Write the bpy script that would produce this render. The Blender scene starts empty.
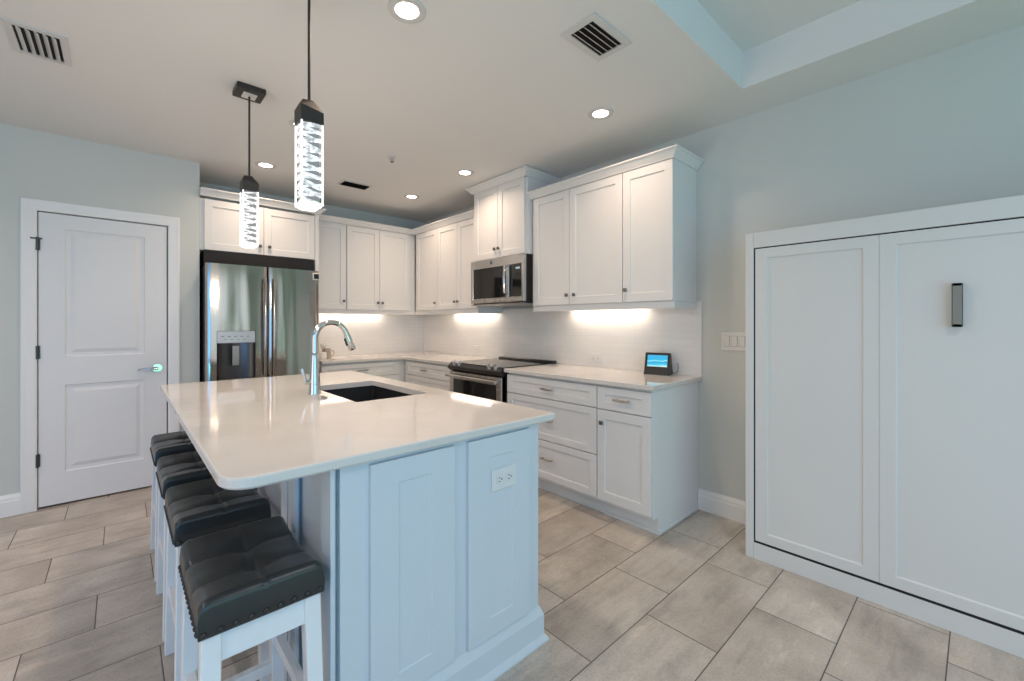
import bpy, bmesh, math, random
from mathutils import Vector, Matrix
from mathutils.geometry import tessellate_polygon
random.seed(7)
C = bpy.context.scene.collection
SC = bpy.context.scene

# ---------------------------------------------------------------- camera
cam_d = bpy.data.cameras.new('camera'); cam = bpy.data.objects.new('camera', cam_d); C.objects.link(cam)
cam.location = (-2.9414, -4.9172, 1.2779)
cam.rotation_euler = (math.pi/2, 0, -0.7413)
cam_d.sensor_width = 36; cam_d.lens = 428.01*36/1024
cam_d.shift_y = (323.0-340.5)/1024
cam_d.clip_start = 0.02
SC.camera = cam
# ---------------------------------------------------------------- world, exposure
w = bpy.data.worlds.new('world'); SC.world = w; w.use_nodes = True
bg = w.node_tree.nodes['Background']; bg.inputs[0].default_value = (0.50, 0.70, 1.0, 1); bg.inputs[1].default_value = 0.5
SC.view_settings.view_transform = 'Standard'; SC.view_settings.look = 'None'
SC.view_settings.gamma = 1; SC.view_settings.use_curve_mapping = False
SC.view_settings.exposure = 0.0
SC.cycles.max_bounces = 10; SC.cycles.diffuse_bounces = 6; SC.cycles.glossy_bounces = 5
SC.cycles.caustics_reflective = False; SC.cycles.caustics_refractive = False
SC.cycles.sample_clamp_indirect = 4.0

def area(name, loc, rot, sx, sy, power, col, spread=180, shape='RECTANGLE'):
    d = bpy.data.lights.new(name, 'AREA'); d.shape = shape; d.size = sx; d.size_y = sy
    d.energy = power; d.color = col; d.spread = math.radians(spread)
    o = bpy.data.objects.new(name, d); C.objects.link(o); o.location = loc; o.rotation_euler = rot
    return o
R = math.radians
# daylight through the sliding doors of the rear wall, warm light from the left side, and the light the garden throws up
def glow(rgb):
    m = max(max(rgb), 1e-6); return m, tuple(v/m for v in rgb)
# power in watts per colour channel of each kind of light
LG = {'rear': (6, 25, 62), 'rear2': (14, 15.5, 16.5), 'left': (29, 22.5, 15.5), 'garden': (2, 20, 8), 'cans': (4.5, 3.4, 2.55), 'ucl': (1.62, 1.34, 1.12), 'pend': (6.6, 5.4, 4.5), 'room': (8.8, 8.0, 8.8), 'sky': (0.33, 0.50, 0.60), 'emit': (1, 1, 1)}
bg.inputs[0].default_value = (*LG['sky'], 1); bg.inputs[1].default_value = 1.0
p, c = glow(LG['rear']); area('daylight_rear_left', (-4.35, -8.12, 1.25), (R(90), 0, 0), 2.5, 2.3, p, c)
p, c = glow(LG['rear2']); area('daylight_rear_right', (-1.65, -8.12, 1.25), (R(90), 0, 0), 2.2, 2.3, p, c)
p, c = glow(LG['left']); area('warm_light_left', (-6.2, -4.6, 1.3), (R(90), 0, R(-90)), 3.4, 2.0, p, c)
p, c = glow(LG['garden']); area('garden_bounce', (-2.6, -7.9, 0.35), (R(150), 0, 0), 3.8, 0.5, p, c)
p, c = glow(LG['room'])
for x, y in ((-1.9, -5.6), (-1.9, -6.9), (-4.7, -1.5), (-4.7, -3.3), (-4.7, -5.1)):
    area('living_room_downlight', (x, y, 2.79), (0, 0, 0), 0.1, 0.1, p, c, 130, 'DISK')  # unseen fill lamps added to brighten floor and walls, without fixtures

# ---------------------------------------------------------------- materials
def mat(name, col, rough=0.5, metal=0.0, spec=0.5, emit=None, estr=0.0, coat=0.0):
    m = bpy.data.materials.new(name); m.use_nodes = True
    b = m.node_tree.nodes['Principled BSDF']
    b.inputs['Base Color'].default_value = (*col, 1); b.inputs['Roughness'].default_value = rough
    b.inputs['Metallic'].default_value = metal; b.inputs['Specular IOR Level'].default_value = spec
    b.inputs['Coat Weight'].default_value = coat
    if emit: b.inputs['Emission Color'].default_value = (*emit, 1); b.inputs['Emission Strength'].default_value = estr
    return m
class NT:
    def __init__(s, m): s.t = m.node_tree; s.b = s.t.nodes['Principled BSDF']
    def n(s, typ, **k):
        x = s.t.nodes.new(typ)
        for a, v in k.items(): setattr(x, a, v)
        return x
    def l(s, a, b): s.t.links.new(a, b)
    def math(s, op, a, b=None, c=None):
        x = s.n('ShaderNodeMath', operation=op)
        for i, v in enumerate((a, b, c)):
            if v is None: continue
            if isinstance(v, (int, float)): x.inputs[i].default_value = v
            else: s.l(v, x.inputs[i])
        return x.outputs[0]
    def mix(s, f, a, b, blend='MIX'):
        x = s.n('ShaderNodeMix', data_type='RGBA', blend_type=blend)
        for i, v in ((0, f), (6, a), (7, b)):
            if isinstance(v, (int, float)): x.inputs[i].default_value = v
            elif isinstance(v, tuple): x.inputs[i].default_value = (*v, 1)
            else: s.l(v, x.inputs[i])
        return x.outputs[2]
    def geo(s): return s.n('ShaderNodeNewGeometry').outputs['Position']
    def noise(s, vec, scale, detail=3, rough=0.5):
        x = s.n('ShaderNodeTexNoise'); x.inputs['Scale'].default_value = scale; x.inputs['Detail'].default_value = detail
        x.inputs['Roughness'].default_value = rough
        if vec is not None: s.l(vec, x.inputs['Vector'])
        return x.outputs['Fac']
    def ramp(s, f, stops):
        x = s.n('ShaderNodeValToRGB'); r = x.color_ramp
        while len(r.elements) < len(stops): r.elements.new(0.5)
        for e, (p, c) in zip(r.elements, stops): e.position = p; e.color = (*c, 1)
        s.l(f, x.inputs[0]); return x.outputs[0]
    def bump(s, h, strength, dist=0.002):
        x = s.n('ShaderNodeBump'); x.inputs['Strength'].default_value = strength; x.inputs['Distance'].default_value = dist
        s.l(h, x.inputs['Height']); s.l(x.outputs[0], s.b.inputs['Normal'])

def paint(name, col, rough=0.6, tex=0.08, scale=220):
    m = mat(name, col, rough, spec=0.3); t = NT(m); t.bump(t.noise(t.geo(), scale, 2), tex, 0.001); return m
M = {}
M['wall'] = paint('wall_paint', (0.60, 0.618, 0.595), 0.7)
M['ceil'] = paint('ceiling_paint', (0.74, 0.73, 0.72), 0.8)
M['trim'] = paint('trim_paint', (0.82, 0.82, 0.82), 0.4, 0.02)
M['cab'] = paint('cabinet_white', (0.76, 0.745, 0.73), 0.38, 0.015)
M['door'] = paint('door_white', (0.76, 0.76, 0.775), 0.45, 0.02)
M['isl'] = paint('island_white_blue_lit', (0.62, 0.66, 0.70), 0.4, 0.015)  # white paint tinted blue for the daylight falling on it
M['bed'] = paint('bed_white', (0.675, 0.67, 0.66), 0.42, 0.02)
M['stoolwood'] = paint('stool_white', (0.80, 0.80, 0.81), 0.4, 0.02)
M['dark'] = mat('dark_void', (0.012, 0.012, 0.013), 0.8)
M['bronze'] = mat('dark_bronze', (0.055, 0.052, 0.05), 0.42, 0.75)
M['hinge'] = mat('hinge_metal', (0.10, 0.095, 0.09), 0.4, 0.9)
M['nickel'] = mat('brushed_nickel', (0.36, 0.34, 0.32), 0.3, 1.0)
M['knob'] = mat('dark_nickel', (0.16, 0.15, 0.14), 0.35, 0.9)
M['chrome'] = mat('chrome', (0.62, 0.64, 0.66), 0.09, 1.0)
M['black'] = mat('black_plastic', (0.012, 0.012, 0.013), 0.3)
M['blackglass'] = mat('black_glass', (0.010, 0.010, 0.011), 0.06, spec=0.6)
M['sink'] = mat('black_sink', (0.018, 0.019, 0.021), 0.45)
M['plate'] = mat('white_plastic', (0.72, 0.715, 0.705), 0.35)
M['gap'] = mat('shadow_gap', (0.30, 0.29, 0.28), 0.6)
M['slot'] = mat('slot_dark', (0.03, 0.03, 0.035), 0.5)
M['ventwhite'] = mat('vent_white', (0.62, 0.61, 0.60), 0.5)
M['shell'] = mat('fridge_case', (0.016, 0.017, 0.018), 0.5)
M['greige'] = mat('greige_ceramic', (0.42, 0.37, 0.31), 0.5)
M['ceramic'] = mat('white_ceramic', (0.8, 0.78, 0.75), 0.35)
M['twig'] = mat('dried_twig', (0.14, 0.09, 0.06), 0.8)
M['lens'] = mat('lamp_lens', (0.9, 0.88, 0.85), 0.4, emit=(1, 0.90, 0.76), estr=9*LG['emit'][0])
M['led'] = mat('led_lens', (0.9, 0.9, 0.85), 0.4, emit=(1, 0.86, 0.68), estr=9*LG['emit'][0])
M['glass'] = mat('window_frame_white', (0.8, 0.8, 0.8), 0.4)
M['teal'] = mat('teal_fabric', (0.10, 0.42, 0.36), 0.8)

def steel(name, col, rough, axis):
    m = mat(name, col, rough, 1.0); t = NT(m)
    mp = t.n('ShaderNodeMapping'); sc = [1.2, 1.2, 1.2]
    for a in 'xyz':
        if a != axis: sc['xyz'.index(a)] = 420
    mp.inputs['Scale'].default_value = sc; t.l(t.geo(), mp.inputs['Vector'])
    f = t.noise(mp.outputs[0], 1.0, 2)
    t.l(t.math('MULTIPLY_ADD', f, 0.14, rough-0.07), t.b.inputs['Roughness'])
    # slow waviness of rolled sheet
    mp2 = t.n('ShaderNodeMapping'); mp2.inputs['Scale'].default_value = (9, 9, 1.0); t.l(t.geo(), mp2.inputs['Vector'])
    t.bump(t.noise(mp2.outputs[0], 1.0, 1), 0.30, 0.02)
    return m
M['steel'] = steel('stainless_steel', (0.43, 0.385, 0.345), 0.13, 'z')
M['steelh'] = steel('stainless_steel_range', (0.58, 0.56, 0.54), 0.25, 'y')

def leather():
    m = mat('grey_leather', (0.025, 0.030, 0.032), 0.29, spec=0.5); t = NT(m)
    p = t.geo(); v = t.n('ShaderNodeTexVoronoi'); v.inputs['Scale'].default_value = 330; t.l(p, v.inputs['Vector'])
    t.bump(v.outputs[0], 0.12, 0.001)
    t.l(t.mix(t.noise(p, 14, 3), (0.020, 0.0235, 0.0245), (0.029, 0.0335, 0.035)), t.b.inputs['Base Color'])
    return m
M['leather'] = leather()

def quartz():
    m = mat('quartz', (0.78, 0.76, 0.73), 0.055, spec=0.5, coat=0.0); t = NT(m); p = t.geo()
    n1 = t.noise(p, 1.6, 8, 0.62)
    vein = t.ramp(n1, [(0.42, (0.69, 0.655, 0.62)), (0.49, (0.67, 0.63, 0.59)), (0.52, (0.70, 0.665, 0.635)), (0.60, (0.71, 0.68, 0.65))])
    n2 = t.noise(p, 5.5, 6, 0.6)
    c = t.mix(t.math('MULTIPLY', n2, 0.35), vein, (0.66, 0.615, 0.565))
    sp = t.noise(p, 260, 1)
    spk = t.ramp(sp, [(0.70, (1, 1, 1)), (0.76, (0.86, 0.84, 0.82))])
    t.l(t.mix(1.0, c, spk, 'MULTIPLY'), t.b.inputs['Base Color'])
    return m
M['quartz'] = quartz()

def subway(name, axis):
    m = mat(name, (0.8, 0.78, 0.76), 0.16); t = NT(m); p = t.geo()
    sep = t.n('ShaderNodeSeparateXYZ'); t.l(p, sep.inputs[0])
    cmb = t.n('ShaderNodeCombineXYZ'); t.l(sep.outputs['XYZ'.index(axis)], cmb.inputs[0]); t.l(sep.outputs[2], cmb.inputs[1])
    b = t.n('ShaderNodeTexBrick'); t.l(cmb.outputs[0], b.inputs['Vector'])
    b.inputs['Color1'].default_value = (0.79, 0.775, 0.755, 1); b.inputs['Color2'].default_value = (0.765, 0.75, 0.73, 1)
    b.inputs['Mortar'].default_value = (0.71, 0.695, 0.68, 1); b.inputs['Scale'].default_value = 1
    b.inputs['Mortar Size'].default_value = 0.0016; b.inputs['Mortar Smooth'].default_value = 0.2
    b.inputs['Brick Width'].default_value = 0.152; b.inputs['Row Height'].default_value = 0.0508
    t.l(b.outputs['Color'], t.b.inputs['Base Color'])
    t.bump(t.math('SUBTRACT', 1.0, b.outputs['Fac']), 0.35, 0.0012)
    return m
M['tileY'] = subway('subway_tile_side', 'Y'); M['tileX'] = subway('subway_tile_back', 'X')

def floor_mat():
    m = mat('porcelain_tile', (0.3, 0.27, 0.24), 0.42, spec=0.4); t = NT(m); p = t.geo()
    sep = t.n('ShaderNodeSeparateXYZ'); t.l(p, sep.inputs[0]); X, Y = sep.outputs[0], sep.outputs[1]
    PIT, LEN = 0.3017, 0.6
    v = t.math('DIVIDE', t.math('SUBTRACT', -0.913, Y), PIT)          # row coordinate, growing towards the camera
    row = t.math('FLOOR', v); fv = t.math('SUBTRACT', v, row)
    u = t.math('DIVIDE', t.math('ADD', t.math('SUBTRACT', X, -3.41), t.math('MULTIPLY', row, 0.2025)), LEN)
    colm = t.math('FLOOR', u); fu = t.math('SUBTRACT', u, colm)
    du = t.math('MULTIPLY', t.math('MINIMUM', fu, t.math('SUBTRACT', 1.0, fu)), LEN)
    dv = t.math('MULTIPLY', t.math('MINIMUM', fv, t.math('SUBTRACT', 1.0, fv)), PIT)
    d = t.math('MINIMUM', du, dv)
    grout = t.math('LESS_THAN', d, 0.0021)
    idc = t.n('ShaderNodeCombineXYZ'); t.l(row, idc.inputs[0]); t.l(colm, idc.inputs[1])
    wn = t.n('ShaderNodeTexWhiteNoise', noise_dimensions='3D'); t.l(idc.outputs[0], wn.inputs['Vector'])
    sc = t.n('ShaderNodeVectorMath', operation='SCALE'); t.l(wn.outputs['Color'], sc.inputs[0]); sc.inputs['Scale'].default_value = 40
    ad = t.n('ShaderNodeVectorMath', operation='ADD'); t.l(p, ad.inputs[0]); t.l(sc.outputs[0], ad.inputs[1])
    q = ad.outputs[0]
    cloud = t.noise(q, 3.2, 6, 0.6)
    base = t.ramp(cloud, [(0.30, (0.375, 0.325, 0.275)), (0.5, (0.495, 0.435, 0.375)), (0.70, (0.59, 0.53, 0.465))])
    mp = t.n('ShaderNodeMapping'); mp.inputs['Scale'].default_value = (2.0, 9.0, 1); mp.inputs['Rotation'].default_value = (0, 0, 0.5); t.l(q, mp.inputs['Vector'])
    st = t.noise(mp.outputs[0], 1.3, 7, 0.65)
    streak = t.ramp(st, [(0.36, (0.80, 0.81, 0.82)), (0.50, (1, 1, 1)), (0.60, (1.0, 1.0, 1.0)), (0.66, (1.18, 1.17, 1.15))])
    c = t.mix(1.0, base, streak, 'MULTIPLY')
    fine = t.noise(q, 110, 3); c = t.mix(0.35, c, t.ramp(fine, [(0.32, (0.68, 0.68, 0.68)), (0.5, (1, 1, 1)), (0.68, (1.2, 1.2, 1.2))]), 'MULTIPLY')
    tone = t.math('MULTIPLY_ADD', wn.outputs['Value'], 0.22, 0.89)
    tc = t.n('ShaderNodeCombineXYZ')
    for i in range(3): t.l(tone, tc.inputs[i])
    c = t.mix(1.0, c, tc.outputs[0], 'MULTIPLY')
    t.l(t.mix(grout, c, (0.095, 0.083, 0.075)), t.b.inputs['Base Color'])
    t.l(t.math('MULTIPLY_ADD', fine, 0.15, 0.34), t.b.inputs['Roughness'])
    t.bump(t.math('MINIMUM', t.math('MULTIPLY', d, 200.0), 1.0), 0.4, 0.002)
    return m
M['floor'] = floor_mat()

def crystal():
    m = mat('lit_crystal', (0.86, 0.87, 0.88), 0.08, spec=0.7, emit=(1, 0.98, 0.95), estr=0.62)
    t = NT(m); p = t.geo()
    n = t.noise(p, 55, 2); t.l(t.ramp(n, [(0.40, (0.42, 0.42, 0.43)), (0.58, (0.9, 0.9, 0.9))]), t.b.inputs['Base Color'])
    t.l(t.math('MULTIPLY_ADD', n, 1.5, -0.22), t.b.inputs['Emission Strength'])
    return m
M['crystal'] = crystal()
M['crystalcore'] = mat('crystal_core', (0.22, 0.22, 0.23), 0.2, spec=0.7, emit=(1, 0.98, 0.95), estr=0.10)
M['crystalrim'] = mat('crystal_rim', (0.9, 0.9, 0.9), 0.1, emit=(1, 0.98, 0.95), estr=0.85)

def screen():
    m = mat('screen_picture', (0.02, 0.1, 0.2), 0.15); t = NT(m)
    tc = t.n('ShaderNodeTexCoord').outputs['UV']; sep = t.n('ShaderNodeSeparateXYZ'); t.l(tc, sep.inputs[0])
    wob = t.noise(tc, 3.0, 3)
    y = t.math('MULTIPLY_ADD', wob, 0.22, t.math('SUBTRACT', sep.outputs[1], 0.11))
    y = t.math('MULTIPLY_ADD', sep.outputs[0], -0.08, y)
    c = t.ramp(y, [(0.0, (0.55, 0.75, 0.72)), (0.12, (0.06, 0.55, 0.72)), (0.36, (0.01, 0.26, 0.55)), (0.46, (0.25, 0.75, 0.80)), (0.56, (0.02, 0.42, 0.66)), (1.0, (0.05, 0.36, 0.62))])
    t.l(c, t.b.inputs['Emission Color']); t.b.inputs['Emission Strength'].default_value = 1.1
    return m
M['screen'] = screen()

# ---------------------------------------------------------------- mesh builder
class MB:
    def __init__(s): s.bm = bmesh.new()
    def box(s, x0, x1, y0, y1, z0, z1, bev=0.0, seg=1):
        x0, x1 = min(x0, x1), max(x0, x1); y0, y1 = min(y0, y1), max(y0, y1); z0, z1 = min(z0, z1), max(z0, z1)
        r = bmesh.ops.create_cube(s.bm, size=1)
        for v in r['verts']:
            v.co = Vector((x0+(v.co.x+.5)*(x1-x0), y0+(v.co.y+.5)*(y1-y0), z0+(v.co.z+.5)*(z1-z0)))
        if bev > 0:
            es = list({e for v in r['verts'] for e in v.link_edges})
            bmesh.ops.bevel(s.bm, geom=es, offset=min(bev, .45*min(x1-x0, y1-y0, z1-z0)), segments=seg, affect='EDGES', profile=0.5)
        return s
    def fbox(s, F, u0, u1, w0, w1, z0, z1, bev=0.0, seg=1):
        a, b = F(u0, w0, z0), F(u1, w1, z1)
        return s.box(a[0], b[0], a[1], b[1], a[2], b[2], bev, seg)
    def poly(s, verts, faces):
        vs = [s.bm.verts.new(v) for v in verts]
        for f in faces: s.bm.faces.new([vs[i] for i in f])
        return s
    def rings(s, rings, close0=True, close1=True):
        L = [[s.bm.verts.new(p) for p in r] for r in rings]; n = len(L[0])
        for a, b in zip(L, L[1:]):
            for i in range(n): s.bm.faces.new((a[i], a[(i+1) % n], b[(i+1) % n], b[i]))
        if close0: s.bm.faces.new(L[0][::-1])
        if close1: s.bm.faces.new(L[-1])
        return s
    def shaker(s, F, u0, u1, z0, z1, w0, t=0.02, st=0.057, rec=0.0095, slope=0.004, bev=0.0015, st_z=None):
        sz = st_z or st
        def rect(i, j, w): return [F(u0+i, w, z0+j), F(u1-i, w, z0+j), F(u1-i, w, z1-j), F(u0+i, w, z1-j)]
        w1 = w0+t
        s.rings([rect(0, 0, w0), rect(0, 0, w1-bev), rect(bev, bev, w1), rect(st, sz, w1), rect(st+slope, sz+slope, w1-rec)])
        return s
    def cyl(s, a, b, r, r2=None, n=16):
        a, b = Vector(a), Vector(b); d = (b-a).normalized()
        q = d.to_track_quat('Z', 'Y').to_matrix()
        f = lambda c, rr: [c+q@Vector((rr*math.cos(2*math.pi*i/n), rr*math.sin(2*math.pi*i/n), 0)) for i in range(n)]
        return s.rings([f(a, r), f(b, r if r2 is None else r2)])
    def lathe(s, c, prof, n=24):
        c = Vector(c)
        return s.rings([[c+Vector((r*math.cos(2*math.pi*i/n), r*math.sin(2*math.pi*i/n), z)) for i in range(n)] for r, z in prof])
    def tube(s, pts, rad, n=12):
        pts = [Vector(p) for p in pts]; rs = rad if isinstance(rad, (list, tuple)) else [rad]*len(pts)
        rings = []; up = None
        for i, p in enumerate(pts):
            d = (pts[min(i+1, len(pts)-1)]-pts[max(i-1, 0)]).normalized()
            if up is None: up = d.orthogonal().normalized()
            up = (up-d*up.dot(d)).normalized(); sd = d.cross(up)
            rings.append([p+rs[i]*(math.cos(2*math.pi*k/n)*up+math.sin(2*math.pi*k/n)*sd) for k in range(n)])
        return s.rings(rings)
    def frame(s, F, u0, u1, z0, z1, w0, w1, b):      # flat picture-frame ring
        def rect(i, w): return [F(u0+i, w, z0+i), F(u1-i, w, z0+i), F(u1-i, w, z1-i), F(u0+i, w, z1-i)]
        L = [[s.bm.verts.new(p) for p in r] for r in (rect(0, w0), rect(0, w1), rect(b, w1), rect(b, w0))]
        for k in range(4):
            a, c = L[k], L[(k+1) % 4]
            for i in range(4): s.bm.faces.new((a[i], a[(i+1) % 4], c[(i+1) % 4], c[i]))
        return s
    def extrude_profile(s, prof, place, a0, a1):      # prof: closed list of 2-D points, place(p, a) -> xyz
        return s.rings([[place(p, a0(p) if callable(a0) else a0) for p in prof], [place(p, a1(p) if callable(a1) else a1) for p in prof]])
    def build(s, name, m, root=None, parent=None, smooth=False, off=None):
        bmesh.ops.recalc_face_normals(s.bm, faces=s.bm.faces)
        me = bpy.data.meshes.new(name)
        o = Vector(off) if off is not None else (root.location.copy() if root else None)
        if o is None:                               # a thing that is one mesh: origin at the middle of its base
            xs = [v.co for v in s.bm.verts]
            o = Vector((sum(v.x for v in xs)/len(xs), sum(v.y for v in xs)/len(xs), min(v.z for v in xs)))
            loc = o
        else: loc = Vector((0, 0, 0))
        for v in s.bm.verts: v.co -= o
        s.bm.to_mesh(me); s.bm.free()
        me.materials.append(M[m] if isinstance(m, str) else m)
        if smooth:
            for p in me.polygons: p.use_smooth = True
            if smooth != 2: me.set_sharp_from_angle(angle=math.radians(40))
        ob = bpy.data.objects.new(name, me); C.objects.link(ob)
        ob.location = loc
        p = parent or root
        if p: ob.parent = p
        return ob
def tag(o, label, cat, group=None):
    o['label'] = label; o['category'] = cat
    if group: o['group'] = group
    return o
def thing(name, loc, label, cat, group=None):
    o = bpy.data.objects.new(name, None); o.empty_display_size = 0.1; C.objects.link(o); o.location = loc
    return tag(o, label, cat, group)
def struct(o, label=None):
    o['kind'] = 'structure'
    if label: o['label'] = label; o['category'] = label.split()[-1] if False else o.name.split('_')[0]
    return o
def copy_tree(o, parent=None):
    c = o.copy(); C.objects.link(c)
    if parent: c.parent = parent
    for ch in list(o.children): copy_tree(ch, c)
    return c
FR = lambda u, w, z: Vector((-w, u, z))              # things on the right-hand wall: u = y, w = distance from it
FB = lambda u, w, z: Vector((u, -w, z))              # things on the back wall
FI = lambda u, w, z: Vector((u, -3.715-w, z))        # near end of the island

# ---------------------------------------------------------------- the setting
H = 2.594
XL, YR = -6.2, -8.2
struct(MB().box(XL, 0, YR, 0, -0.1, 0).build('floor', 'floor'), 'beige grey rectangular porcelain floor tiles in a staggered bond')
c = MB()
c.box(-3.535, 0, -4.018, 0, H, 2.80)
c.box(-0.363, 0, YR, -4.018, H, 2.80)
c.box(-3.535, -3.35, YR, -4.018, H, 2.80)
c.box(-3.35, -0.363, YR, -7.5, H, 2.80)
c.box(XL, 0, YR, 0, 2.80, 2.9)
struct(c.build('ceiling', 'ceil'), 'light warm white ceiling with a recessed tray at upper right')
struct(MB().box(0, 0.12, YR, 0.12, 0, 2.9).build('wall_right', 'wall'), 'grey wall behind the range and the wall bed')
struct(MB().box(-2.458, 0, 0, 0.12, 0, 2.9).build('wall_back', 'wall'), 'grey back wall behind the fridge and corner cabinets')
c = MB()
DX0, DX1, DT = -3.3553, -2.6661, 2.043
c.box(XL, DX0-0.02, -0.57, 0.12, 0, 2.9); c.box(DX1+0.02, -2.458, -0.57, 0.12, 0, 2.9); c.box(DX0-0.02, DX1+0.02, -0.57, 0.12, DT+0.02, 2.9)
struct(c.build('wall_pantry', 'wall'), 'bluish grey wall holding the white pantry door')
struct(MB().box(DX0-0.02, DX1+0.02, -0.40, 0.12, 0, DT+0.02).build('trim_1', 'dark'))  # dark block behind the door leaf, shade for the gaps round it
c = MB()
for p in ((YR, -6.4), (-2.8, -0.57)): c.box(XL-0.12, XL, p[0], p[1], 0, 2.9)
c.box(XL-0.12, XL, -6.4, -2.8, 0, 0.25); c.box(XL-0.12, XL, -6.4, -2.8, 2.4, 2.9)
struct(c.build('wall_left', 'wall'))
c = MB()
c.box(XL-0.12, -5.65, YR-0.12, YR, 0, 2.9); c.box(-0.5, 0.12, YR-0.12, YR, 0, 2.9); c.box(-5.65, -0.5, YR-0.12, YR, 2.45, 2.9)
struct(c.build('wall_rear', 'wall'))
c = MB()
for i in range(6):
    x = -5.62+i*1.018; c.box(x-0.03, x+0.03, YR-0.10, YR-0.04, 0.0, 2.45)
c.box(-5.65, -0.5, YR-0.10, YR-0.04, 2.39, 2.45); c.box(-5.65, -0.5, YR-0.10, YR-0.04, 0, 0.07)
struct(c.build('window_1', 'glass'))
c = MB()
for y in (-6.37, -4.6, -2.83): c.box(XL-0.10, XL-0.04, y-0.03, y+0.03, 0.25, 2.4)
c.box(XL-0.10, XL-0.04, -6.4, -2.8, 2.34, 2.4); c.box(XL-0.10, XL-0.04, -6.4, -2.8, 0.25, 0.31)
struct(c.build('window_2', 'glass'))

cu = MB(); n = 60  # unseen teal hanging, added for its reflection in the fridge
cu.rings([[Vector((-1.05+0.55*i/n, YR+0.07+0.03*math.sin(i*0.9), z)) for i in range(n+1)]+[Vector((-1.05+0.55*i/n, YR+0.066+0.03*math.sin(i*0.9), z)) for i in range(n, -1, -1)] for z in (0.03, 2.42)])
tag(cu.build('curtain', 'teal', smooth=True), 'teal sheet added behind the camera to put a green streak in the left fridge door', 'curtain')
# baseboards
BP = [(0, 0), (0.016, 0), (0.016, 0.095), (0.013, 0.102), (0.013, 0.118), (0.007, 0.132), (0.004, 0.14), (0, 0.14)]
struct(MB().extrude_profile(BP, lambda p, a: Vector((-p[0], a, p[1])), -4.06, -3.612).build('baseboard_right', 'trim'), 'white moulded baseboard between the base cabinet and the wall bed')
struct(MB().extrude_profile(BP, lambda p, a: Vector((a, -0.57-p[0], p[1])), -5.9, -3.43).build('baseboard_left', 'trim'), 'white moulded baseboard left of the pantry door')
struct(MB().extrude_profile(BP, lambda p, a: Vector((a, -0.57-p[0], p[1])), -2.592, -2.458).build('baseboard_pantry', 'trim'))
# door casing, mitred at the corners
c = MB()
PR = [(0, 0), (0.074, 0), (0.074, 0.016), (0.066, 0.020), (0.050, 0.017), (0.012, 0.013), (0.004, 0.010), (0, 0.006)]
def cas(path):
    c.rings(path)
x0, x1, zt = DX0-0.004, DX1+0.004, DT+0.004
c.rings([[Vector((x0-p, -0.57-q, 0)) for p, q in PR], [Vector((x0-p, -0.57-q, zt+p)) for p, q in PR],
         [Vector((x1+p, -0.57-q, zt+p)) for p, q in PR], [Vector((x1+p, -0.57-q, 0)) for p, q in PR]])
struct(c.build('trim_2', 'trim'), 'white door casing round the pantry door')
c = MB()      # jamb with stop behind the leaf
c.box(DX0-0.02, DX0-0.004, -0.57, -0.40, 0, DT+0.02); c.box(DX1+0.004, DX1+0.02, -0.57, -0.40, 0, DT+0.02); c.box(DX0-0.004, DX1+0.004, -0.57, -0.40, DT+0.004, DT+0.02)
struct(c.build('trim_3', 'trim'))
# pantry door: slab with two moulded panels
d = MB(); F = lambda u, w, z: Vector((u, -0.533-w, z))
zs = [0.014, 0.232, 0.843, 1.040, 1.938, DT-0.004]
ua, ub = DX0+0.0012, DX1-0.0035; ul, ur = -3.229, -2.800
front = 0.035
d.fbox(F, ua, ub, 0, 0.022, 0.014, DT-0.004)
d.fbox(F, ua, ul, 0.022, front, zs[0], zs[5]); d.fbox(F, ur, ub, 0.022, front, zs[0], zs[5])
for a, b in ((0, 1), (2, 3), (4, 5)): d.fbox(F, ul, ur, 0.022, front, zs[a], zs[b])
for a, b in ((1, 2), (3, 4)):
    def rc(i, wv): return [F(ul+i, wv, zs[a]+i), F(ur-i, wv, zs[a]+i), F(ur-i, wv, zs[b]-i), F(ul+i, wv, zs[b]-i)]
    d.rings([rc(0, front), rc(0.006, front-0.009), rc(0.028, front-0.010), rc(0.050, front-0.002), rc(0.054, front-0.001)], close0=False)
door = struct(d.build('door_1', 'door'), 'white two-panel pantry door with a lever handle')
hl = MB(); hx, hz = -2.727, 0.926
hl.cyl((hx, -0.568, hz), (hx, -0.578, hz), 0.032, 0.030, 24); hl.cyl((hx, -0.577, hz), (hx, -0.612, hz), 0.011)
hl.tube([(hx+0.004, -0.612, hz), (hx-0.03, -0.617, hz), (hx-0.075, -0.615, hz-0.001), (hx-0.115, -0.606, hz-0.004)], [0.011, 0.0095, 0.008, 0.007])
def door_part(mb, name, m, sm=True):
    o = mb.build(name, m, off=door.location, smooth=sm); o.parent = door; return o
door_part(hl, 'door_handle', 'chrome')
for z in (1.82, 1.077, 0.336):
    h = MB(); h.cyl((DX0-0.004, -0.578, z-0.045), (DX0-0.004, -0.578, z+0.045), 0.0075, n=10)
    h.box(DX0-0.004, DX0+0.010, -0.5725, -0.569, z-0.044, z+0.044)
    if z > 1.8:
        h.box(DX0-0.034, DX0+0.020, -0.590, -0.580, z+0.030, z+0.040, 0.002); h.cyl((DX0-0.034, -0.585, z+0.035), (DX0-0.034, -0.572, z+0.035), 0.007, n=10)
    door_part(h, 'hinge', 'hinge')
MB_latch = MB(); MB_latch.box(DX1+0.0005, DX1+0.008, -0.572, -0.5695, 0.90, 0.955); door_part(MB_latch, 'strike_plate', 'nickel', False)

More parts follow.
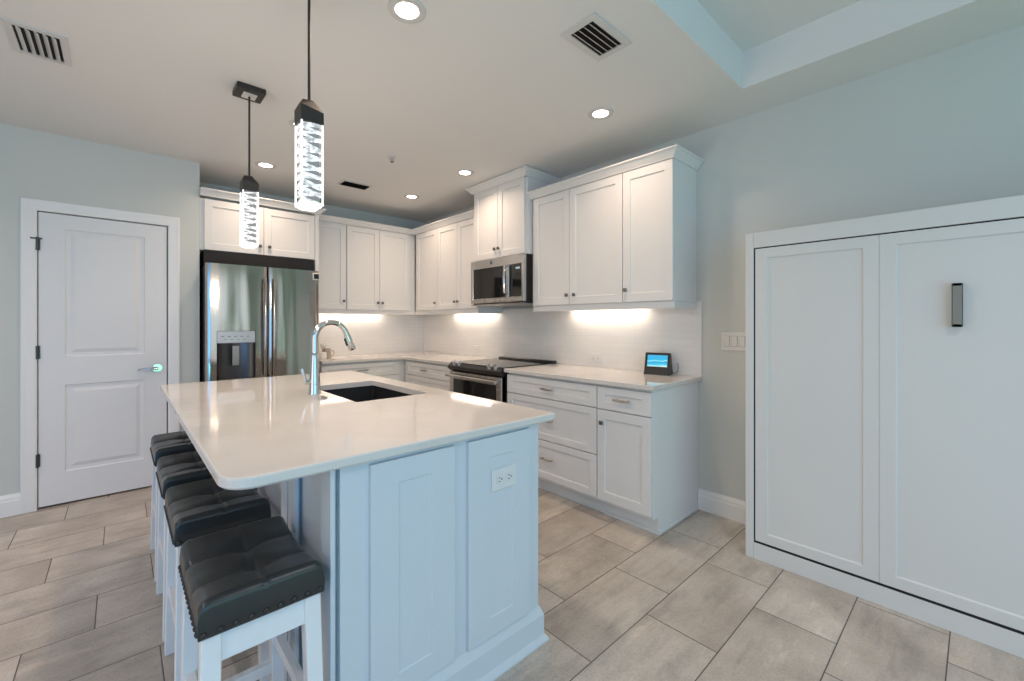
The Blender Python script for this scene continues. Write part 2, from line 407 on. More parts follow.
# ---------------------------------------------------------------- cabinet hardware
def knob(F, u, z, w, parent, root):
    k = MB(); a = F(u, w, z); b = F(u, w+0.016, z)
    k.cyl(a, b, 0.005, n=10); k.fbox(F, u-0.013, u+0.013, w+0.014, w+0.024, z-0.013, z+0.013, 0.003)
    return k.build('knob', 'knob', root, parent)
def pull(F, u, z, w, parent, root, L=0.115):
    k = MB()
    for s in (-1, 1): k.cyl(F(u+s*L*0.38, w, z), F(u+s*L*0.38, w+0.026, z), 0.005, n=10)
    pts = [F(u-L/2, w+0.022, z), F(u-L*0.42, w+0.027, z), F(u, w+0.031, z), F(u+L*0.42, w+0.027, z), F(u+L/2, w+0.022, z)]
    k.tube(pts, [0.005, 0.006, 0.0065, 0.006, 0.005], 10)
    return k.build('pull', 'nickel', root, parent, True)
UPG = 'white upper cabinets'; BSG = 'white base cabinets'

def upper(name, label, F, u0, u1, z0, z1, depth, doors, side=None, extra=None):
    """doors: list of (u0, u1, knob_u, knob_z)"""
    r = thing(name, F((u0+u1)/2, depth/2, z0), label, 'cabinet', UPG)
    b = MB(); b.fbox(F, u0, u1, 0.002, depth, z0, z1, 0.001)
    if extra: extra(b)
    b.build('carcass', 'cab', r)
    for (a, e, ku, kz) in doors:
        dd = MB().shaker(F, a+0.0022, e-0.0022, z0+0.004, z1-0.004, depth+0.001).build('door', 'cab', r)
        if ku is not None: knob(F, ku, kz, depth+0.021, dd, r)
    return r
def sort2(a, b): return (min(a, b), max(a, b))
UB, UT, UD = 1.42, 2.332, 0.322
upper('wall_cabinet', 'white double-door upper cabinet right of the microwave', FR, -3.225, -2.320, UB, UT, UD,
      [(-2.743, -2.347, -2.725, 1.497), (-3.225, -2.743, -2.800, 1.497)])
upper('wall_cabinet', 'white single-door upper cabinet at the open end of the run above the smart display', FR, -3.598, -3.2265, UB, UT, UD,
      [(-3.598, -3.2265, -3.255, 1.507)])
upper('wall_cabinet', 'tall white cabinet raised above the microwave with two short doors', FR, -2.315, -1.573, 1.872, 2.535, 0.378,
      [(-2.295, -1.945, -1.968, 1.955), (-1.945, -1.592, -1.915, 1.955)])
upper('wall_cabinet', 'white double-door upper cabinet left of the microwave', FR, -1.570, -0.8465, UB, UT, UD,
      [(-1.568, -1.226, -1.253, 1.502), (-1.226, -0.8465, -1.195, 1.502)])
upper('wall_cabinet', 'narrow white single-door upper cabinet in the corner, on the range side', FR, -0.845, -0.345, UB, UT, UD,
      [(-0.845, -0.388, -0.815, 1.502)])
upper('wall_cabinet', 'white double-door upper cabinet in the corner, on the fridge side', FB, -1.153, -0.3235, UB, UT, UD,
      [(-1.150, -0.779, -0.806, 1.504), (-0.779, -0.410, -0.752, 1.504)])
upper('wall_cabinet', 'white single-door upper cabinet beside the fridge, nearest its panel', FB, -1.508, -1.156, UB, UT, UD,
      [(-1.508, -1.158, -1.186, 1.512)])
r = upper('wall_cabinet', 'white two-door cabinet above the stainless fridge', FB, -2.456, -1.5515, 1.885, 2.315, 0.56,
      [(-2.429, -1.990, -2.022, 1.962), (-1.990, -1.553, -1.948, 1.962)])
tag(MB().box(-1.5505, -1.5135, -0.578, -0.002, 0, 2.33, 0.001).build('fridge_gable', 'cab'), 'tall white side panel between the fridge and the corner cabinets', 'gable')

# crown mouldings: cove profile swept with mitred ends
CP = [(0.0, 0.0), (0.006, 0.0), (0.010, 0.008), (0.040, 0.042), (0.052, 0.047), (0.052, 0.056), (0.0, 0.056)]
def crown(name, path, label, z, sc=1.0):
    """path: list of (point2d, outward offset direction for mitre) in plan"""
    c = MB(); rings = []
    for (px, py), (ox, oy) in path:
        rings.append([Vector((px+ox*p*sc, py+oy*p*sc, z+q*sc)) for p, q in CP])
    c.rings(rings); return tag(c.build(name, 'cab'), label, 'moulding')
wf = UD+0.021
crown('crown_moulding', [((-0.003, -3.599), (0, -1)), ((-wf, -3.599), (-1, -1)), ((-wf, -2.318), (-1, 0))], 'white crown moulding on the upper cabinets right of the microwave', UT)
crown('crown_moulding', [((-wf, -1.572), (-1, 0)), ((-wf, -wf), (-1, -1)), ((-1.4595, -wf), (0, -1))], 'white crown moulding round the corner upper cabinets', UT)
crown('crown_moulding', [((-0.003, -2.3165), (0, -1)), ((-0.400, -2.3165), (-1, -1)), ((-0.400, -1.5715), (-1, 1)), ((-0.003, -1.5715), (0, 1))], 'tall stepped white crown moulding over the microwave cabinet, just under the ceiling', 2.530, 1.05)
crown('crown_moulding', [((-2.4565, -0.582), (0, -1)), ((-1.512, -0.582), (1, -1)), ((-1.512, -0.33), (1, 0))], 'white crown moulding on the fridge cabinet', 2.332)
# light rails
c = MB(); c.box(-0.325, -0.307, -3.598, -2.33, 1.375, UB-0.001, 0.002); c.box(-0.307, -0.012, -3.598, -3.58, 1.375, UB-0.001, 0.002)
tag(c.build('light_rail', 'cab'), 'white light rail under the upper cabinets right of the microwave', 'moulding')
c = MB(); c.box(-0.325, -0.307, -1.568, -0.325, 1.375, UB-0.001, 0.002); c.box(-1.508, -0.325, -0.325, -0.307, 1.375, UB-0.001, 0.002); c.box(-0.307, -0.012, -1.568, -1.55, 1.375, UB-0.001, 0.002)
tag(c.build('light_rail', 'cab'), 'white light rail under the corner upper cabinets', 'moulding')
# under-cabinet lamps: a bar that shines down on the tiles
def ucl(F, u0, u1, label, pw):
    r = thing('under_cabinet_light', F((u0+u1)/2, 0.061, UB-0.018), label, 'lamp', 'under-cabinet lights')
    MB().fbox(F, u0, u1, 0.044, 0.078, UB-0.012, UB-0.0005).build('housing', 'plate', r)
    MB().fbox(F, u0+0.005, u1-0.005, 0.048, 0.074, UB-0.017, UB-0.012).build('diffuser', 'led', r)
    p = F((u0+u1)/2, 0.061, UB-0.02); pw_, pc_ = glow(LG['ucl'])
    sx, sy = (abs(u1-u0), 0.022)
    o = area('strip_light', p, (0, 0, R(90) if F is FR else 0), sx, sy, pw*pw_, pc_)
    o.parent = r; o.location = p-r.location
ucl(FR, -3.22, -2.52, 'warm lamp strip under the cabinets right of the microwave', 1.0)
ucl(FR, -1.50, -0.72, 'warm lamp strip under the cabinets left of the microwave', 0.9)
ucl(FB, -1.40, -0.60, 'warm lamp strip under the corner cabinets beside the fridge', 0.75)

# ---------------------------------------------------------------- backsplash
tag(MB().box(-0.009, -0.0005, -3.634, -0.0005, 0.9105, 1.429, 0.001).build('backsplash', 'tileY'), 'glossy white subway tile backsplash behind the range', 'backsplash')
tag(MB().box(-1.512, -0.0095, -0.009, -0.0005, 0.9105, 1.419, 0.001).build('backsplash', 'tileX'), 'glossy white subway tile backsplash beside the fridge', 'backsplash')

# ---------------------------------------------------------------- base cabinets
FD = 0.609     # carcass depth
def base(label, F, u0, u1, fronts, toe=True, side=None):
    r = thing('base_cabinet', F((u0+u1)/2, FD/2, 0), label, 'cabinet', BSG)
    b = MB(); b.fbox(F, u0, u1, 0.002, FD, 0.105, 0.879, 0.001); b.fbox(F, u0, u1, 0.02, FD-0.065, 0.0, 0.106)
    b.build('carcass', 'cab', r)
    for kind, a, e, z0, z1, hu, hz in fronts:
        m = MB().shaker(F, a+0.003, e-0.003, z0+0.0032, z1-0.0032, FD+0.001, st_z=0.045 if kind == 'drawer' else None)
        m = m.build(kind, 'cab', r)
        if kind == 'drawer': pull(F, hu, hz, FD+0.021, m, r)
        else: knob(F, hu, hz, FD+0.021, m, r)
    return r
r = base('white base cabinet of three stacked drawers right of the range', FR, -3.217, -2.330,
     [('drawer', -3.217, -2.330, 0.719, 0.866, -2.782, 0.793), ('drawer', -3.217, -2.330, 0.410, 0.719, -2.782, 0.565), ('drawer', -3.217, -2.330, 0.125, 0.410, -2.782, 0.282)])
r = base('white end base cabinet with one drawer over a door, below the smart display', FR, -3.590, -3.2185,
     [('drawer', -3.606, -3.2185, 0.717, 0.866, -3.415, 0.793), ('door', -3.606, -3.2185, 0.125, 0.717, -3.262, 0.632)])
# finished end panel with its toe notch
e = MB(); P = [(0.002, 0), (FD-0.062, 0), (FD-0.062, 0.105), (FD, 0.105), (FD, 0.879), (0.002, 0.879)]
e.extrude_profile(P, lambda p, a: Vector((-p[0], a, p[1])), -3.609, -3.5905); e.build('end_panel', 'cab', r)
e = MB(); e.box(-FD+0.054, -0.018, -3.618, -3.6095, 0, 0.022, 0.003); e.box(-FD+0.052, -FD+0.062, -3.618, -3.2185, 0, 0.022, 0.003); e.build('shoe_trim', 'cab', r)
base('white corner base cabinet of drawers left of the range', FR, -1.562, -0.612,
     [('drawer', -1.562, -0.665, 0.719, 0.866, -1.06, 0.793), ('drawer', -1.562, -0.665, 0.410, 0.719, -1.06, 0.565), ('drawer', -1.562, -0.665, 0.125, 0.410, -1.06, 0.282)])
base('white base cabinet of drawers beside the fridge', FB, -1.5125, -0.6115,
     [('drawer', -1.5125, -0.690, 0.719, 0.866, -1.105, 0.793), ('drawer', -1.5125, -0.690, 0.410, 0.719, -1.105, 0.565), ('drawer', -1.5125, -0.690, 0.125, 0.410, -1.105, 0.282)])

# ---------------------------------------------------------------- countertops
def arc_corner(cx, cy, r, a0, n):
    return [(cx+r*math.cos(a0+math.pi/2*i/n), cy+r*math.sin(a0+math.pi/2*i/n)) for i in range(n+1)]
def slab(outline_fn, z0, z1, hole=None, ch=0.004):
    """outline_fn(inset) -> list of 2-D points"""
    m = MB(); bm = m.bm
    prof = [(ch, z1), (ch*0.3, z1-ch*0.3), (0, z1-ch), (0, z0+ch), (ch, z0)]
    rings = [[bm.verts.new((x, y, z)) for x, y in outline_fn(i)] for i, z in prof]
    n = len(rings[0])
    for a, b in zip(rings, rings[1:]):
        for i in range(n): bm.faces.new((a[i], a[(i+1) % n], b[(i+1) % n], b[i]))
    hr = None
    if hole: hr = [[bm.verts.new((x, y, z)) for x, y in hole] for z in (z1, z0)]
    for k, ring in ((0, rings[0]), (1, rings[-1])):
        loops = [[v.co.copy() for v in ring]]; vs = list(ring)
        if hr: loops.append([v.co.copy() for v in hr[k]]); vs += hr[k]
        for t in tessellate_polygon(loops):
            bm.faces.new([vs[i] for i in t])
    if hr:
        q = len(hole)
        for i in range(q): bm.faces.new((hr[0][i], hr[0][(i+1) % q], hr[1][(i+1) % q], hr[1][i]))
    return m
def poly_inset(pts):
    """axis-aligned polygon, counter-clockwise, inset function"""
    def f(i):
        out = []; n = len(pts)
        for k in range(n):
            p0, p, p1 = Vector(pts[k-1]), Vector(pts[k]), Vector(pts[(k+1) % n])
            a = (p-p0).normalized(); b = (p1-p).normalized()
            out.append(tuple(p+Vector((-a.y, a.x))*i+Vector((-b.y, b.x))*i))
        return out
    return f
tag(slab(poly_inset([(-0.655, -3.634), (-0.001, -3.634), (-0.001, -2.322), (-0.655, -2.322)]), 0.88, 0.91).build('countertop', 'quartz'),
    'short pale quartz countertop right of the range, under the smart display', 'countertop')
tag(slab(poly_inset([(-1.512, -0.655), (-0.655, -0.655), (-0.655, -1.566), (-0.001, -1.566), (-0.001, -0.001), (-1.512, -0.001)]), 0.88, 0.91).build('countertop', 'quartz'),
    'L-shaped pale quartz countertop turning the far corner', 'countertop')

# ---------------------------------------------------------------- island
IX0, IX1, IY0, IY1 = -2.768, -1.623, -3.745, -1.630
def isl_outline(i):
    rs = {'nl': 0.075, 'nr': 0.012, 'fr': 0.02, 'fl': 0.02}; out = []
    out += [(x, y) for x, y in arc_corner(IX0+rs['nl'], IY0+rs['nl'], rs['nl']-i, math.pi, 8)]
    out += arc_corner(IX1-rs['nr'], IY0+rs['nr'], rs['nr']-i, 1.5*math.pi, 4)
    out += arc_corner(IX1-rs['fr'], IY1-rs['fr'], rs['fr']-i, 0, 4)
    out += arc_corner(IX0+rs['fl'], IY1-rs['fl'], rs['fl']-i, math.pi/2, 4)
    return out
SX0, SX1, SY0, SY1 = -2.132, -1.750, -2.965, -2.300
def rrect(x0, x1, y0, y1, r, n=4):
    return arc_corner(x0+r, y0+r, r, math.pi, n)+arc_corner(x1-r, y0+r, r, 1.5*math.pi, n)+arc_corner(x1-r, y1-r, r, 0, n)+arc_corner(x0+r, y1-r, r, math.pi/2, n)
tag(slab(isl_outline, 0.88, 0.91, rrect(SX0, SX1, SY0, SY1, 0.012), 0.006).build('island_countertop', 'quartz'),
    'large pale quartz island countertop with a sink cut-out', 'countertop')
isl = thing('kitchen_island', (-2.1, -2.68, 0), 'white panelled kitchen island below the quartz top', 'kitchen island')
b = MB()
b.box(-2.490, -1.697, -3.715, -3.695, 0.0, 0.879, 0.001)          # near end
b.box(-2.490, -1.72, -1.665, -1.645, 0.0, 0.879, 0.001)            # far end
b.box(-2.490, -2.470, -3.695, -1.665, 0.0, 0.879)                  # knee wall
b.box(-1.717, -1.697, -3.695, -1.665, 0.10, 0.879)                 # working side
b.box(-2.470, -1.717, -3.695, -1.665, 0.10, 0.115)                 # floor of the cabinet
b.box(-1.78, -1.762, -3.695, -1.665, 0.0, 0.10)                    # toe board
b.build('body', 'isl', isl)
def end_panel(u0, u1, z0, z1):
    return MB().shaker(FI, u0, u1, z0, z1, 0.0005, t=0.014, st=0.088, rec=0.004, slope=0.003, st_z=0.07).build('end_panel', 'isl', isl)
end_panel(-2.406, -2.113, 0.145, 0.866); end_panel(-2.055, -1.758, 0.145, 0.866)
b = MB()                                                            # base moulding along the near end
QP = [(0, 0), (0.030, 0), (0.030, 0.008), (0.022, 0.022), (0.016, 0.026), (0.016, 0.105), (0.012, 0.115), (0.006, 0.130), (0.003, 0.138), (0, 0.140)]
b.rings([[Vector((-2.490, -3.7155-p, q)) for p, q in QP], [Vector((-1.6965+p, -3.7155-p, q)) for p, q in QP], [Vector((-1.6965+p, -3.60, q)) for p, q in QP]])
b.build('base_moulding', 'isl', isl)
for (y0, y1) in ((-3.715, -3.640), (-3.388, -3.315), (-3.298, -3.225), (-2.74, -2.667), (-2.650, -2.577), (-2.09, -2.017), (-2.0, -1.927), (-1.72, -1.645)):
    b = MB(); b.box(-2.516, -2.503, y0, y1, 0.0, 0.878, 0.001); b.box(-2.503, -2.4905, y0+0.028, y1-0.004, 0.0, 0.878)
    b.build('batten', 'isl', isl)
for (y0, y1) in ((-3.69, -3.19), (-3.19, -2.70), (-2.70, -2.18), (-2.18, -1.68)):       # doors of the working side
    dd = MB().shaker(lambda u, w, z: Vector((-1.697+w, u, z)), y0+0.003, y1-0.003, 0.115, 0.868, 0.001).build('door', 'isl', isl)
    knob(lambda u, w, z: Vector((-1.697+w, u, z)), y1-0.035, 0.78, 0.021, dd, isl)

# sink: undermounted black bowl
s = MB(); zt = 0.8795
loop = lambda i, z, r: [Vector((x, y, z)) for x, y in rrect(SX0-0.012+i, SX1+0.012-i, SY0-0.012+i, SY1+0.012-i, r)]
s.rings([loop(-0.012, zt, 0.02), loop(0, zt, 0.02), loop(0.006, 0.70, 0.02), loop(0.02, 0.675, 0.03), loop(0.15, 0.668, 0.03)], close0=False)
s.rings([loop(-0.012, zt, 0.02), loop(-0.012, zt-0.01, 0.02), loop(-0.004, 0.866, 0.02), loop(0.0, 0.69, 0.02), loop(0.02, 0.662, 0.03)], close0=False)
sk = tag(s.build('sink', 'sink'), 'black undermount sink bowl in the island top', 'sink')
dr = MB(); dr.lathe((-1.94, -2.63, 0.668), [(0.001, 0.003), (0.03, 0.003), (0.043, 0.002), (0.045, 0.0)]); dr = dr.build('drain', 'chrome', off=sk.location); dr.parent = sk

# faucet
fx, fy = -2.198, -2.590
f = thing('faucet', (fx, fy, 0.91), 'tall chrome gooseneck pull-down faucet beside the sink', 'faucet')
b = MB(); b.lathe((fx, fy, 0.91), [(0.030, 0.0), (0.030, 0.006), (0.0285, 0.010), (0.0275, 0.05), (0.024, 0.12), (0.0195, 0.19), (0.0185, 0.215), (0.0165, 0.218)], 28)
b.build('body', 'chrome', f, smooth=True)
pts = [(fx, fy, 1.12), (fx, fy, 1.17), (fx, fy, 1.195)]; cr = 0.084
for i in range(1, 17):
    a = math.pi-math.radians(164)*i/16; pts.append((fx+cr+cr*math.cos(a), fy, 1.197+cr*math.sin(a)))
MB().tube(pts, [0.0175, 0.0172, 0.0165]+[0.0165-0.0025*min(1, i/6) for i in range(16)], 18).build('spout', 'chrome', f, smooth=True)
p0, p1 = Vector(pts[-1]), Vector(pts[-2]); dv = (p0-p1).normalized()
b = MB(); b.tube([p0, p0+dv*0.006, p0+dv*0.008, p0+dv*0.03, p0+dv*0.090, p0+dv*0.095], [0.0145, 0.0145, 0.0165, 0.017, 0.0195, 0.017], 20); b.build('spray_head', 'chrome', f, smooth=True)
lf_ = Vector((dv.z, 0, -dv.x)); lf_ = lf_ if lf_.x < 0 else -lf_
b = MB(); b.tube([p0+dv*0.022+lf_*0.0155, p0+dv*0.026+lf_*0.018, p0+dv*0.060+lf_*0.019, p0+dv*0.064+lf_*0.0165], [0.004, 0.006, 0.006, 0.004], 10)
b.build('spray_button', 'black', f, smooth=True)
b = MB(); lz = 0.975
b.cyl((fx-0.022, fy, lz), (fx-0.046, fy, lz), 0.013); b.tube([(fx-0.040, fy, lz), (fx-0.050, fy, lz+0.022), (fx-0.060, fy+0.002, lz+0.07)], [0.010, 0.0085, 0.0075], 12)
b.build('lever', 'chrome', f, smooth=True)
tag(MB().lathe((-2.212, -2.755, 0.9102), [(0.022, 0), (0.022, 0.004), (0.019, 0.007), (0.010, 0.008), (0.009, 0.011), (0.001, 0.0115)], 24).build('air_switch', 'nickel', smooth=True),
    'small round metal button in the island top near the faucet', 'button')

# ---------------------------------------------------------------- outlets and switches
def receptacle(F, uc, zc, w, root):
    b = MB(); b.fbox(F, uc-0.0165, uc+0.0165, w, w+0.0025, zc-0.014, zc+0.014, 0.001); r = b.build('receptacle', 'plate', root)
    s = MB()
    for dz in (-0.0065, 0.0065): s.fbox(F, uc-0.007, uc+0.001, w+0.0024, w+0.0032, zc+dz-0.0012, zc+dz+0.0012)
    a = F(uc+0.008, w+0.0022, zc); e = F(uc+0.008, w+0.0032, zc); s.cyl(a, e, 0.0028, n=8)
    s.build('slots', 'slot', root, r)
def outlet(F, u0, u1, z0, z1, w, label):
    o = thing('power_outlet', F((u0+u1)/2, w, z0), label, 'outlet', 'wall outlets')
    MB().fbox(F, u0, u1, w+0.0003, w+0.006, z0, z1, 0.002).build('cover_plate', 'plate', o)
    m = (u0+u1)/2
    for s in (-1, 1): receptacle(F, m+s*0.0235, (z0+z1)/2, w+0.006, o)
    return o
o = outlet(FI, -1.9535, -1.834, 0.667, 0.745, 0.0105, 'outlet set sideways in the end panel of the island')
outlet(FR, -2.815, -2.697, 0.945, 1.022, 0.009, 'white outlet on the backsplash right of the range')
outlet(FR, -1.196, -1.078, 0.950, 1.027, 0.009, 'white outlet on the backsplash left of the range')
o = thing('light_switch', (0, -3.845, 1.098), 'white three-gang rocker switch plate on the wall beside the bed cabinet', 'light switch')
MB().fbox(FR, -3.928, -3.763, 0.0003, 0.006, 1.098, 1.220, 0.002).build('cover_plate', 'plate', o)
for k in range(3):
    u = -3.799-0.0465*k
    MB().frame(FR, u-0.0185, u+0.0185, 1.124, 1.194, 0.0058, 0.0064, 0.002).build('rocker_surround', 'gap', o)  # grey outline painted as the shade in the gap round each rocker
    b = MB(); b.poly([FR(u-0.0165, 0.006, 1.126), FR(u+0.0165, 0.006, 1.126), FR(u+0.0165, 0.006, 1.192), FR(u-0.0165, 0.006, 1.192),
                      FR(u-0.0165, 0.0075, 1.126), FR(u+0.0165, 0.0075, 1.126), FR(u+0.0165, 0.0115, 1.192), FR(u-0.0165, 0.0115, 1.192)],
                     [(0, 1, 2, 3), (4, 5, 6, 7), (0, 1, 5, 4), (1, 2, 6, 5), (2, 3, 7, 6), (3, 0, 4, 7)])
    b.build('rocker', 'plate', o)

# ---------------------------------------------------------------- refrigerator
fr = thing('refrigerator', (-2.0, -0.38, 0), 'stainless french-door refrigerator with a water dispenser', 'refrigerator')
GX0, GX1, GC, GF = -2.436, -1.568, -1.996, 0.752
b = MB(); b.box(GX0, GX1, -0.685, -0.03, 0.03, 1.745, 0.004); b.box(GX0+0.03, GX1-0.03, -0.66, -0.05, 0.0, 0.03); b.build('case', 'shell', fr)
MB().box(GX0+0.005, GX1-0.005, -0.60, -0.03, 1.7455, 1.8835).build('niche_shade', 'dark', fr)  # black block above the case, the niche's shade made solid
def fdoor(u0, u1, z0, z1, name, cut=None):
    m = MB(); n = 16
    def pt(i, w): return u0+(u1-u0)*i/n
    bul = 0.004
    prof = [(u0, 0.686), (u0, GF-0.018), (u0+0.004, GF-0.008)]+[(u0+0.010+(u1-u0-0.020)*i/n, GF-bul*(2*i/n-1)**2) for i in range(n+1)]+[(u1-0.004, GF-0.008-bul*0.3), (u1, GF-0.018-bul*0.3), (u1, 0.686)]
    if not cut:
        m.rings([[Vector((x, -y, z)) for x, y in prof] for z in (z0, z1)])
        return m.build(name, 'steel', fr, smooth=True)
    # door with a dispenser recess: bands above and below, cheeks left and right
    cu0, cu1, cz0, cz1 = cut
    for a, e in ((z0, cz0), (cz1, z1)): m.rings([[Vector((x, -y, z)) for x, y in prof] for z in (a, e)])
    def clip(lo, hi):
        f = lambda x: next(q[1]+(k[1]-q[1])*(x-q[0])/(k[0]-q[0]) for q, k in zip(prof[2:-2], prof[3:-1]) if q[0] <= x <= k[0])
        inner = [p for p in prof if lo < p[0] < hi]
        return ([(lo, 0.686), (lo, f(lo))] if lo > u0 else [p for p in prof[:3]])+[p for p in inner if p not in prof[:3] and p not in prof[-3:]]+([(hi, f(hi)), (hi, 0.686)] if hi < u1 else list(prof[-3:]))
    for lo, hi in ((u0, cu0), (cu1, u1)): m.rings([[Vector((x, -y, z)) for x, y in clip(lo, hi)] for z in (cz0, cz1)])
    return m.build(name, 'steel', fr, smooth=True)
CUT = (-2.365, -2.090, 0.80, 1.213)
ld = fdoor(GX0, GC-0.003, 0.73, 1.762, 'door', CUT); rd = fdoor(GC+0.003, GX1, 0.73, 1.762, 'door')
fdw = fdoor(GX0, GX1, 0.06, 0.722, 'freezer_drawer')
M['dispsteel'] = mat('dispenser_silver', (0.50, 0.52, 0.54), 0.3, 0.6); M['dispdark'] = mat('dispenser_recess', (0.10, 0.10, 0.105), 0.3, 0.8)
dsp = MB(); dsp.box(CUT[0]+0.001, CUT[1]-0.001, -0.748, -0.70, 1.112, 1.212, 0.003); dsp = dsp.build('dispenser_panel', 'dispsteel', fr, ld)
for k in range(5): MB().box(CUT[0]+0.03+k*0.045, CUT[0]+0.05+k*0.045, -0.7488, -0.7478, 1.165, 1.169).build('panel_icon', 'shell', fr, dsp.parent)
for k in range(4): MB().box(CUT[0]+0.05+k*0.045, CUT[0]+0.065+k*0.045, -0.7488, -0.7478, 1.140, 1.143).build('panel_icon', 'shell', fr, dsp.parent)
b = MB(); n = 12; xc = (CUT[0]+CUT[1])/2; hw = (CUT[1]-CUT[0])/2-0.002
prof = [(xc+hw*math.cos(math.pi*i/n), 0.746-0.052*math.sin(math.pi*i/n)) for i in range(n+1)]
prof2 = [(x, y-0.004) for x, y in prof[::-1]]
b.rings([[Vector((x, -y, z)) for x, y in prof+prof2] for z in (0.802, 1.110)])
b.box(CUT[0]+0.002, CUT[1]-0.002, -0.745, -0.69, 0.802, 0.812)
b.build('dispenser_recess', 'dispdark', fr, ld, smooth=True)
b = MB(); b.box(xc-0.030, xc+0.022, -0.742, -0.735, 0.925, 1.09, 0.004); b.build('dispenser_paddle', 'nickel', fr, ld)
def fhandle(x, z0, z1, par):
    b = MB(); b.tube([(x, -0.742, z0+0.03), (x, -0.785, z0+0.02), (x, -0.795, z0+0.07), (x, -0.797, (z0+z1)/2), (x, -0.795, z1-0.07), (x, -0.785, z1-0.02), (x, -0.742, z1-0.03)], [0.010, 0.013, 0.0145, 0.0145, 0.0145, 0.013, 0.010], 14)
    b.build('handle', 'steel', fr, par, smooth=True)
fhandle(-2.024, 0.79, 1.675, ld); fhandle(-1.955, 0.79, 1.675, rd)
b = MB(); b.tube([(-2.38, -0.742, 0.64), (-2.36, -0.785, 0.64), (-2.0, -0.795, 0.64), (-1.64, -0.785, 0.64), (-1.62, -0.742, 0.64)], 0.0135, 12); b.build('handle', 'steel', fr, fdw, smooth=True)
tm = thing('kitchen_timer', (-1.598, -0.745, 1.676), 'small black square timer with a white rim stuck on the fridge door', 'timer')
MB().box(-1.629, -1.567, -0.762, -0.7485, 1.676, 1.742, 0.004).build('case', 'plate', tm); MB().box(-1.620, -1.576, -0.7635, -0.7615, 1.686, 1.732, 0.001).build('display', 'black', tm)

# ---------------------------------------------------------------- range
rg = thing('range', (-0.34, -1.943, 0), 'stainless slide-in range with black glass oven door', 'range')
RY0, RY1 = -2.3125, -1.5725
b = MB(); b.box(-0.625, -0.013, RY0, RY1, 0.02, 0.895); 
for y in (RY0+0.05, RY1-0.05):
    for x in (-0.58, -0.06): b.cyl((x, y, 0), (x, y, 0.021), 0.015, n=10)
b.build('body', 'shell', rg)
b = MB(); b.box(-0.66, -0.07, RY0-0.007, RY1+0.004, 0.9105, 0.917, 0.002); b.box(-0.655, -0.02, RY0+0.002, RY1-0.002, 0.895, 0.9105); b.build('cooktop', 'blackglass', rg)
for (x, y, r_) in ((-0.50, -2.13, 0.105), (-0.50, -1.76, 0.085), (-0.22, -2.13, 0.075), (-0.22, -1.76, 0.09)):
    b = MB(); n = 32; P_ = [(r_, 0.0), (r_, 0.0006), (r_-0.003, 0.0006), (r_-0.003, 0.0)]
    L = [[b.bm.verts.new((x+q[0]*math.cos(2*math.pi*i/n), y+q[0]*math.sin(2*math.pi*i/n), 0.9168+q[1])) for i in range(n)] for q in P_]
    for k in range(4):
        for i in range(n): b.bm.faces.new((L[k][i], L[k][(i+1) % n], L[(k+1) % 4][(i+1) % n], L[(k+1) % 4][i]))
    b.build('burner_ring', 'nickel', rg)
b = MB(); b.box(-0.068, -0.0115, RY0-0.007, RY1+0.004, 0.9105, 0.935, 0.006); b.build('rear_vent', 'black', rg)
b = MB(); P = [(0.625, 0.84), (0.665, 0.84), (0.690, 0.865), (0.690, 0.880), (0.655, 0.9105), (0.625, 0.9105)]
b.extrude_profile(P, lambda p, a: Vector((-p[0], a, p[1])), RY0, RY1); b.build('control_panel', 'black', rg)
for y in (-1.665, -1.735, -2.165, -2.245):
    k = MB(); a = Vector((-0.668, y, 0.902)); nrm = Vector((-0.62, 0, 0.78)).normalized()
    k.cyl(a-nrm*0.004, a+nrm*0.008, 0.024, 0.023, 20); k.cyl(a+nrm*0.008, a+nrm*0.033, 0.021, 0.018, 20)
    k.build('knob', 'chrome', rg, smooth=True)
b = MB(); b.frame(FR, RY0+0.004, RY1-0.004, 0.19, 0.832, 0.626, 0.672, 0.062); b.fbox(FR, RY0+0.004, RY1-0.004, 0.626, 0.66, 0.19, 0.832); od = b.build('oven_door', 'steelh', rg)
b = MB(); b.fbox(FR, RY0+0.068, RY1-0.068, 0.6605, 0.669, 0.256, 0.766); b.build('oven_window', 'blackglass', rg, od)
b = MB()
for y in (RY0+0.05, RY1-0.05): b.box(-0.725, -0.670, y-0.012, y+0.012, 0.788, 0.812, 0.004)
b.cyl((-0.722, RY0+0.02, 0.800), (-0.722, RY1-0.02, 0.800), 0.0145, n=18); b.build('oven_handle', 'steelh', rg, od, smooth=True)
b = MB(); b.box(-0.668, -0.626, RY0+0.004, RY1-0.004, 0.05, 0.182, 0.004); b.build('warming_drawer', 'steelh', rg)

# ---------------------------------------------------------------- microwave
mw = thing('microwave', (-0.2, -1.95, 1.447), 'stainless over-the-range microwave with black window', 'microwave')
MY0, MY1, MZ0, MZ1 = -2.3145, -1.574, 1.452, 1.8685
MB().box(-0.392, -0.011, MY0, MY1, MZ0, MZ1, 0.002).build('case', 'black', mw)
b = MB()
ws, we, wz0, wz1 = -1.612, -2.085, 1.507, 1.790
b.fbox(FR, MY0, MY1, 0.3925, 0.424, wz1, MZ1, 0.003); b.fbox(FR, MY0, MY1, 0.3925, 0.424, MZ0+0.012, wz0, 0.003)
b.fbox(FR, ws, MY1, 0.3925, 0.424, wz0-0.004, wz1+0.004, 0.003); b.fbox(FR, -2.125, we, 0.3925, 0.424, wz0-0.004, wz1+0.004, 0.003); b.fbox(FR, MY0, -2.285, 0.3925, 0.424, wz0-0.004, wz1+0.004, 0.003)
fd = b.build('front_frame', 'steelh', mw)
MB().fbox(FR, we, ws, 0.3925, 0.419, wz0, wz1).build('window', 'blackglass', mw, fd)
